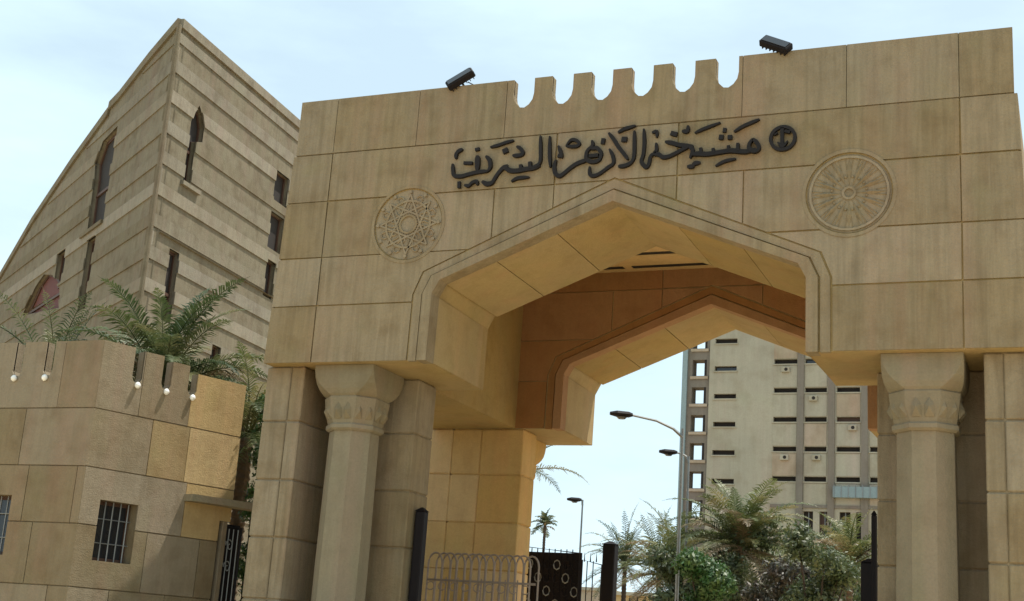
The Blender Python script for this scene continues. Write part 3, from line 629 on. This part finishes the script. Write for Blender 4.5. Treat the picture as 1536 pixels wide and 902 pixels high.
# low buildings behind the palms
def lowb(x, y, wd, dp, h, label, mat):
    e = empty('low_building', (x, y, 0), label, 'building', 'low buildings beyond the gateway')
    hs = [rect(i*2.6+.8, i*2.6+2.0, z, z+1.5) for i in range(int(wd/2.6)) for z in [1.2+3.1*k for k in range(int(h/3.1))] if z+1.7 < h]
    pout('wall', mat, e, [rect(0, wd, 0, h)], hs, O0, X_, Z_, Y_, 0, .4)
    for q in hs: m = MB(); m.box(q[0][0], q[1][0], .25, .3, q[0][1], q[2][1]); m.out('window', M['void'], e)
    m = MB(); m.box(.01, wd-.01, .41, dp, 0, h-.02); m.out('core', mat, e)
    m = MB(); m.box(-.2, wd+.2, -.2, dp+.2, h, h+.3); m.out('roof', M['tower'], e)
lowb(-31, 92, 22, 9, 7.3, 'low sandy building half hidden behind the small palms', M['sunpatch_sandy'])
lowb(-52, 104, 17, 9, 8.2, 'low pale building at the far left beyond the iron gate', M['towerpink'])

# ---------------------------------------------------------------- palms
def frond_mesh(L, e0, bend, seed, n=34, ll=.42, wd=.030, hang=.25):
    rnd = random.Random(seed); m = MB(); pts = []; p = Vector((0,0,0)); e = e0; st = L/16; sw = rnd.uniform(-.25, .25); az = 0
    for i in range(17):
        pts.append(p.copy()); p = p+Vector((math.cos(e)*math.cos(az), math.cos(e)*math.sin(az), math.sin(e)))*st; e -= bend/16*(.4+1.2*i/16); az += sw/16
    m.tube(pts, [.030*(1-i/18) for i in range(17)], 3, False)
    for k in range(n):
        s = .13+.87*k/(n-1); x = s*16; i = min(15, int(x)); q = pts[i].lerp(pts[i+1], x-i); d = (pts[i+1]-pts[i]).normalized()
        sd_ = d.cross(Vector((0,0,1))).normalized(); up = sd_.cross(d)
        l = ll*(math.sin(math.pi*min(1, .18+s*.86))**.6)*rnd.uniform(.8, 1.12)
        for sg in (-1, 1):
            v = (sd_*sg*rnd.uniform(.75,1)+d*rnd.uniform(.45,.8)+up*rnd.uniform(.05,.45)).normalized(); tip = q+v*l-Vector((0,0,hang*l*rnd.uniform(.5,1.6))); mid = q+v*l*.5
            wv = d*wd*.5*rnd.uniform(.8,1.2)
            a = len(m.v); m.v += [tuple(q-wv*.6), tuple(q+wv*.6), tuple(mid+wv), tuple(tip), tuple(mid-wv)]; m.f += [(a, a+1, a+2, a+4), (a+4, a+2, a+3)]
    return m.me(fix=False)
FR = {}
def fronds(key, L, ll, wd, n):
    if key not in FR:
        FR[key] = [frond_mesh(L*random.uniform(.9,1.05), R(e), R(b), 11*i+len(FR)*100, n, ll, wd) for i, (e, b) in enumerate([(84,35),(76,62),(66,75),(56,88),(44,85),(30,80),(14,70),(-6,55),(-32,35),(50,110)])]
    return FR[key]
def trunk_mesh(h, r):
    m = MB(); rings = []; z = 0; i = 0
    while z < h:
        rr = r*(1-.25*z/h)
        for dz, k in ((0, 1.12), (.10, .9)):
            rings.append([(rr*k*math.cos(t)*(1+.06*math.sin(5*t+i)), rr*k*math.sin(t)*(1+.06*math.cos(4*t+i)), z+dz) for t in [2*math.pi*j/9 for j in range(9)]])
        z += .17; i += 1
    m.loft(rings); return m.me()
def palm(x, y, cz, L, n, mat, label, group=None, ll=.42, wd=.035, nl=34, r=.2, key=None, tmat='trunk', seed=1, droop=0, name='date_palm'):
    rnd = random.Random(seed); e = empty(name, (x, y, 0), label, 'palm tree', group)
    link('trunk', trunk_mesh(cz-.1, r), M[tmat], e)
    ms = fronds(key or L, L, ll, wd, nl)
    for i in range(n):
        k = min(9, int((i/n)**(.9)*10)); k = max(0, min(9, k+rnd.choice((-1,0,0,1))+droop)) if k < 9 else rnd.choice((5,6,9))
        o = link('frond', ms[k], None, e); 
        if not ms[k].materials: ms[k].materials.append(M[mat])
        if k >= 7 and rnd.random() < .45: o.material_slots[0].link = 'OBJECT'; o.material_slots[0].material = M['dry']
        o.location = (rnd.uniform(-.07,.07), rnd.uniform(-.07,.07), cz+rnd.uniform(-.12,.12)-.02*k); o.rotation_euler = (rnd.uniform(-.22,.22), rnd.uniform(-.16,.16), i*2.39996+rnd.uniform(-.3,.3)); s = rnd.uniform(.72,1.08); o.scale = (s, s, s)
    return e
palm(-12.2, 3.4, 7.0, 3.5, 58, 'frond', 'large date palm with feathery arching fronds directly behind the gatehouse', ll=.60, wd=.05, nl=60, key='a', seed=3, droop=1)
palm(-15.7, 3.7, 7.0, 3.2, 44, 'frondb', 'smaller palm behind the left end of the gatehouse roof', ll=.45, wd=.04, nl=36, key='b', seed=8)
palm(-10.0, 3.95, 6.2, 2.6, 38, 'frondd', 'low drooping palm in the corner between the gatehouse and the gateway', ll=.42, wd=.04, nl=38, key='i', seed=31, droop=2)
G = 'palms seen through the gateway'
palm(-3.45, 25.5, 5.9, 3.4, 90, 'frondd', 'broad olive-green date palm in the middle of the archway, in front of the tower block', G, ll=.5, wd=.05, nl=40, key='c', seed=5, droop=1)
palm(-6.9, 29.5, 5.3, 3.1, 64, 'frondd', 'shaggy date palm just left of the broad middle palm', G, ll=.45, wd=.05, nl=34, key='d', seed=6, droop=1)
palm(-10.93, 35.7, 5.9, 2.7, 50, 'frondb', 'grey-green palm on a thin dark trunk at the left of the palms', G, ll=.4, wd=.045, nl=26, key='e', r=.13, tmat='trunkd', seed=7)
palm(-8.6, 33.2, 5.5, 2.6, 50, 'frondb', 'grey-green palm on a thin dark trunk, second from the left', G, ll=.4, wd=.045, nl=26, key='e', r=.13, tmat='trunkd', seed=9)
palm(.95, 21.5, 5.1, 2.7, 60, 'frondd', 'bushy palm against the right-hand column of the gateway', G, ll=.42, wd=.045, nl=30, key='f', seed=10, droop=1)
palm(-6.95, 13.0, 6.75, 2.4, 26, 'frondb', 'palm hidden behind the rear left pier with one frond reaching into the sky', None, ll=.36, wd=.04, nl=30, key='g', r=.14, seed=12, droop=-2)
palm(-25.3, 62.6, 10.3, 1.1, 22, 'frondb', 'tiny distant palm above the iron gate', None, ll=.4, wd=.09, nl=14, key='h', r=.12, tmat='trunkd', seed=13)

# ---------------------------------------------------------------- shrubs and leafy trees
def foliage(blobs, n, size, seed, jit=.28):
    rnd = random.Random(seed); m = MB(); tot = sum(b[3]**2 for b in blobs)
    for (bx, by, bz, br) in blobs:
        for _ in range(int(n*br*br/tot)):
            d = Vector((rnd.gauss(0,1), rnd.gauss(0,1), rnd.gauss(0,1))).normalized(); r_ = br*(rnd.random()**.35)*(1+rnd.uniform(-jit, jit)*.6)
            c = Vector((bx, by, bz))+Vector((d.x*r_, d.y*r_, d.z*r_*.85)); u = Vector((rnd.gauss(0,1), rnd.gauss(0,1), rnd.gauss(0,1))).normalized(); v = u.cross(d).normalized(); s = size*rnd.uniform(.6,1.4)
            a = len(m.v); m.v += [tuple(c-u*s), tuple(c+v*s*.42), tuple(c+u*s), tuple(c-v*s*.42)]; m.f.append((a, a+1, a+2, a+3))
    return m.me(fix=False)
def bush(x, y, blobs, n, size, mat, label, seed, name='shrub', cat='shrub', h=1.5, tmat='trunkd', group=None):
    e = empty(name, (x, y, 0), label, cat, group); rnd = random.Random(seed); m = MB(); m.tube([(0,0,0),(.05,0,h*.6),(.0,.05,h)], [.09,.07,.04], 6)
    for b in blobs: m.tube([(0,0,h*.5),(b[0]*.5,b[1]*.5,(h*.6+b[2])/2),(b[0],b[1],b[2])], [.05,.035,.015], 5)
    m.out('trunk', M[tmat], e); link('crown', foliage(blobs, n, size, seed), M[mat], e); return e
def blobs(n, R_, H0, H1, r0, r1, seed):
    rnd = random.Random(seed); return [(rnd.uniform(-R_,R_), rnd.uniform(-R_*.7,R_*.7), rnd.uniform(H0,H1), rnd.uniform(r0,r1)) for _ in range(n)]
bush(-1.95, 15.6, blobs(8,.6,3.3,4.6,.35,.6,1), 6200, .075, 'shrub', 'bright green dense shrub under the middle palm', 21, h=3)
bush(-.35, 18.4, blobs(11,.9,2.8,5.0,.35,.7,2), 5000, .08, 'shrubb', 'brownish thin shrub to the right of the bright green one', 22, h=3)
bush(.95, 15.9, blobs(12,.9,2.6,5.3,.35,.7,3), 6500, .075, 'olive', 'grey-green leafy tree beside the right-hand gate post', 23, 'leafy_tree', 'tree', 3)
bush(-4.6, 24, blobs(12,1.3,3.0,5.3,.5,.8,4), 6500, .09, 'olive', 'olive shrub below the shaggy palm', 24, h=3)
bush(-1.2, 27, blobs(18,3.0,3.2,6.4,.6,1.1,5), 12000, .10, 'olive', 'olive tree filling the gap behind the middle palm', 25, 'leafy_tree', 'tree', 3)
bush(-10.5, 48, blobs(10,2.5,3.0,5.0,.7,1.1,6), 4200, .14, 'shrubb', 'dusty brown hedge tree behind the thin-trunked palms', 26, 'leafy_tree', 'tree', 3)
bush(-9.3, 3.55, [(.05+.12*math.sin(i*2.1), .1*math.cos(i*1.7), 2.2+i*.42, .30) for i in range(12)], 3400, .06, 'shrub', 'climbing shrub in the gap between the gatehouse and the gateway', 27, 'climbing_plant', 'climbing plant', 3)

# ---------------------------------------------------------------- street lamps
def street_lamp(x, y, z, arm, label, ang=180, rise=.35):
    e = empty('street_lamp', (x, y, 0), label, 'street lamp', 'street lamps beyond the gateway'); m = MB(); m.tube([(0,0,0),(0,0,z*.5),(0,0,z)], [.065,.055,.04], 8); m.out('pole', M['grey'], e)
    a = R(ang); d = Vector((math.cos(a), math.sin(a), 0)); m = MB(); m.tube([Vector((0,0,z-.25)), d*arm*.18+Vector((0,0,z-.02)), d*arm*.5+Vector((0,0,z+rise*.6)), d*arm+Vector((0,0,z+rise))], [.05,.045,.04,.035], 6); m.out('arm', M['grey'], e)
    c = d*(arm+.25)+Vector((0,0,z+rise)); m = MB()
    m.loft([[(c.x+d.x*s+ -d.y*w_*math.cos(t), c.y+d.y*s+d.x*w_*math.cos(t), c.z+h_*math.sin(t)) for t in [2*math.pi*k/8 for k in range(8)]] for s, w_, h_ in ((-.32,.05,.05),(-.2,.14,.09),(.15,.17,.10),(.36,.09,.05))]); hd = m.out('lamp_head', M['dark'], e)
    c2 = c-Vector((0,0,.09)); m = MB(); m.loft([[(c2.x+r_*math.cos(t)*1.3, c2.y+r_*math.sin(t), c2.z+zz) for t in [2*math.pi*k/8 for k in range(8)]] for r_, zz in ((.13,0),(.08,-.06))]); m.out('lens', M['glass'], hd)
street_lamp(-3.08, 16.25, 8.45, 1.58, 'tall street lamp with a long curved arm against the sky in the archway', 205, .30)
street_lamp(-5.62, 26.3, 9.2, .5, 'second street lamp with a short arm just below the long-armed one', 200, .12)
street_lamp(-13.4, 36.6, 8.75, .12, 'distant street lamp on a slim pole above the iron gate', 195, .0)
# black spotlight on a short post behind the gatehouse
e = empty('spotlight', (-8.9, 5.3, 0), 'small black spotlight on a thin post between the palm and the gateway', 'spotlight')
m = MB(); m.tube([(0,0,0),(0,0,7.3)], .03, 6); m.out('post', M['grey'], e)
m = MB(); m.loft([[(r_*math.cos(t), -.05+yy, 7.55+r_*math.sin(t)) for t in [2*math.pi*k/10 for k in range(10)]] for yy, r_ in ((.16,.08),(.05,.16),(-.12,.19))]); m.block(-.2,.2,-.02,.1,7.62,7.74,.02); m.out('lamp_head', M['dark'], e)

# ---------------------------------------------------------------- iron fence, gates and posts in the passage
fe = empty('iron_fence', (-5.6, 5.0, .12), 'pale iron fence with interlaced hooped tops in front of the rear left pier', 'fence')
hp = .335; zt = 3.62
hoop = MB(); hoop.tube([(0,0,.1)]+[(0,0,zt-.35)]+[(hp*.5*(1-math.cos(t)), 0, zt-.30+.24*math.sin(t)) for t in [math.pi*k/10 for k in range(11)]]+[(hp,0,zt-.35),(hp,0,.1)], .022, 6)
hm = hoop.me()
for i in range(14):
    o = link('hoop', hm, M['fence'], fe); o.location = (i*hp*.52, .05*(i % 2), 0)
bm_ = MB(); bm_.tube([(0,0,.1),(0,0,zt-.62),(0,0,zt-.58)], .016, 5); bme = bm_.me()
for i in range(8):
    o = link('bar', bme, M['fence'], fe); o.location = (.03+(i+.5)*hp*.84, .015, 0)
for z in (.3, 1.7, 2.95):
    m = MB(); m.box(0, 2.55, -.02, .05, z, z+.045); m.out('rail', M['fence'], fe)
m = MB()
for i in range(9): m.tube([(i*hp*.84+.1+.09*math.cos(t), -.02, zt-.78+.09*math.sin(t)) for t in [2*math.pi*k/10 for k in range(11)]], .014, 5)
m.out('ring_row', M['fence'], fe)
def post(x, y, h, w_, label):
    e = empty('gate_post', (x, y, .12), label, 'gate post', 'black iron gate posts'); m = MB(); m.block(-w_/2, w_/2, -w_/2, w_/2, 0, h, .02); m.out('shaft', M['dark'], e)
    m = MB(); m.loft([[(-w_*.55,-w_*.55,h),(w_*.55,-w_*.55,h),(w_*.55,w_*.55,h),(-w_*.55,w_*.55,h)],[(-w_*.1,-w_*.1,h+.08),(w_*.1,-w_*.1,h+.08),(w_*.1,w_*.1,h+.08),(-w_*.1,w_*.1,h+.08)]]); m.out('cap', M['dark'], e); return e
post(-4.36, 1.98, 4.12, .20, 'tall black iron post beside the front left pier')
post(-3.23, 10.5, 4.35, .32, 'thick black iron post between the solid gate leaf and the palms')
post(4.13, 3.98, 4.50, .10, 'slim black iron post beside the right-hand column')
post(4.02, 4.2, 3.62, .30, 'short thick black post at the foot of the slim right-hand one')
m = MB()
def leaf(x0, x1, y, h, label, solid):
    e = empty('iron_gate', (x0, y, .12), label, 'gate', None); m = MB(); m.tube([(0,0,.1),(0,0,h),(x1-x0,0,h-.12),(x1-x0,0,.1)], .045, 6); m.out('gate_frame', M['dark'], e)
    n = int((x1-x0)/.16)
    for i in range(1, n): m = MB(); m.tube([(i*.16,0,.12),(i*.16,0,h-.03)], .015, 5); m.out('bar', M['dark'], e)
    if solid:
        m = MB(); m.box(.03, x1-x0-.03, .02, .05, 2.6, h-.12); m.out('sheet_panel', M['dark'], e)
        for i in range(6):
            for k in range(4):
                c = ((i+.5)*(x1-x0)/6, -.01, 2.8+k*.33); m = MB(); m.tube([(c[0]+.09*math.cos(t), c[1], c[2]+.12*math.sin(t)) for t in [2*math.pi*q/8 for q in range(9)]], .018, 5); m.out('scroll', M['grey'] if (i+k)%3==0 else M['dark'], e)
    else:
        for i in range(n): m = MB(); m.tube([(i*.16+.08,0,h-.05),(i*.16+.08,0,h+.18)], [.02,.004], 5); m.out('finial', M['dark'], e)
leaf(-5.52, -4.02, 10.5, 4.22, 'black iron gate leaf with a solid scrolled panel behind the passage', True)
leaf(-4.0, -3.42, 10.52, 3.95, 'open barred gate section between the solid leaf and the thick post', False)
fb = empty('iron_fence', (-3.0, 10.6, .12), 'low dark barred fence in front of the shrubs at the back of the passage', 'fence')
for i in range(34):
    m = MB() if i == 0 else m
    if i == 0: m.tube([(0,0,0),(0,0,3.0),(0,0,3.12)], [.016,.016,.004], 5); bme2 = m.me()
    o = link('bar', bme2, M['dark'], fb); o.location = (.1+i*.2, 0, 0)
for z in (.25, 2.75): m = MB(); m.box(0, 6.9, -.02, .02, z, z+.05); m.out('rail', M['dark'], fb)
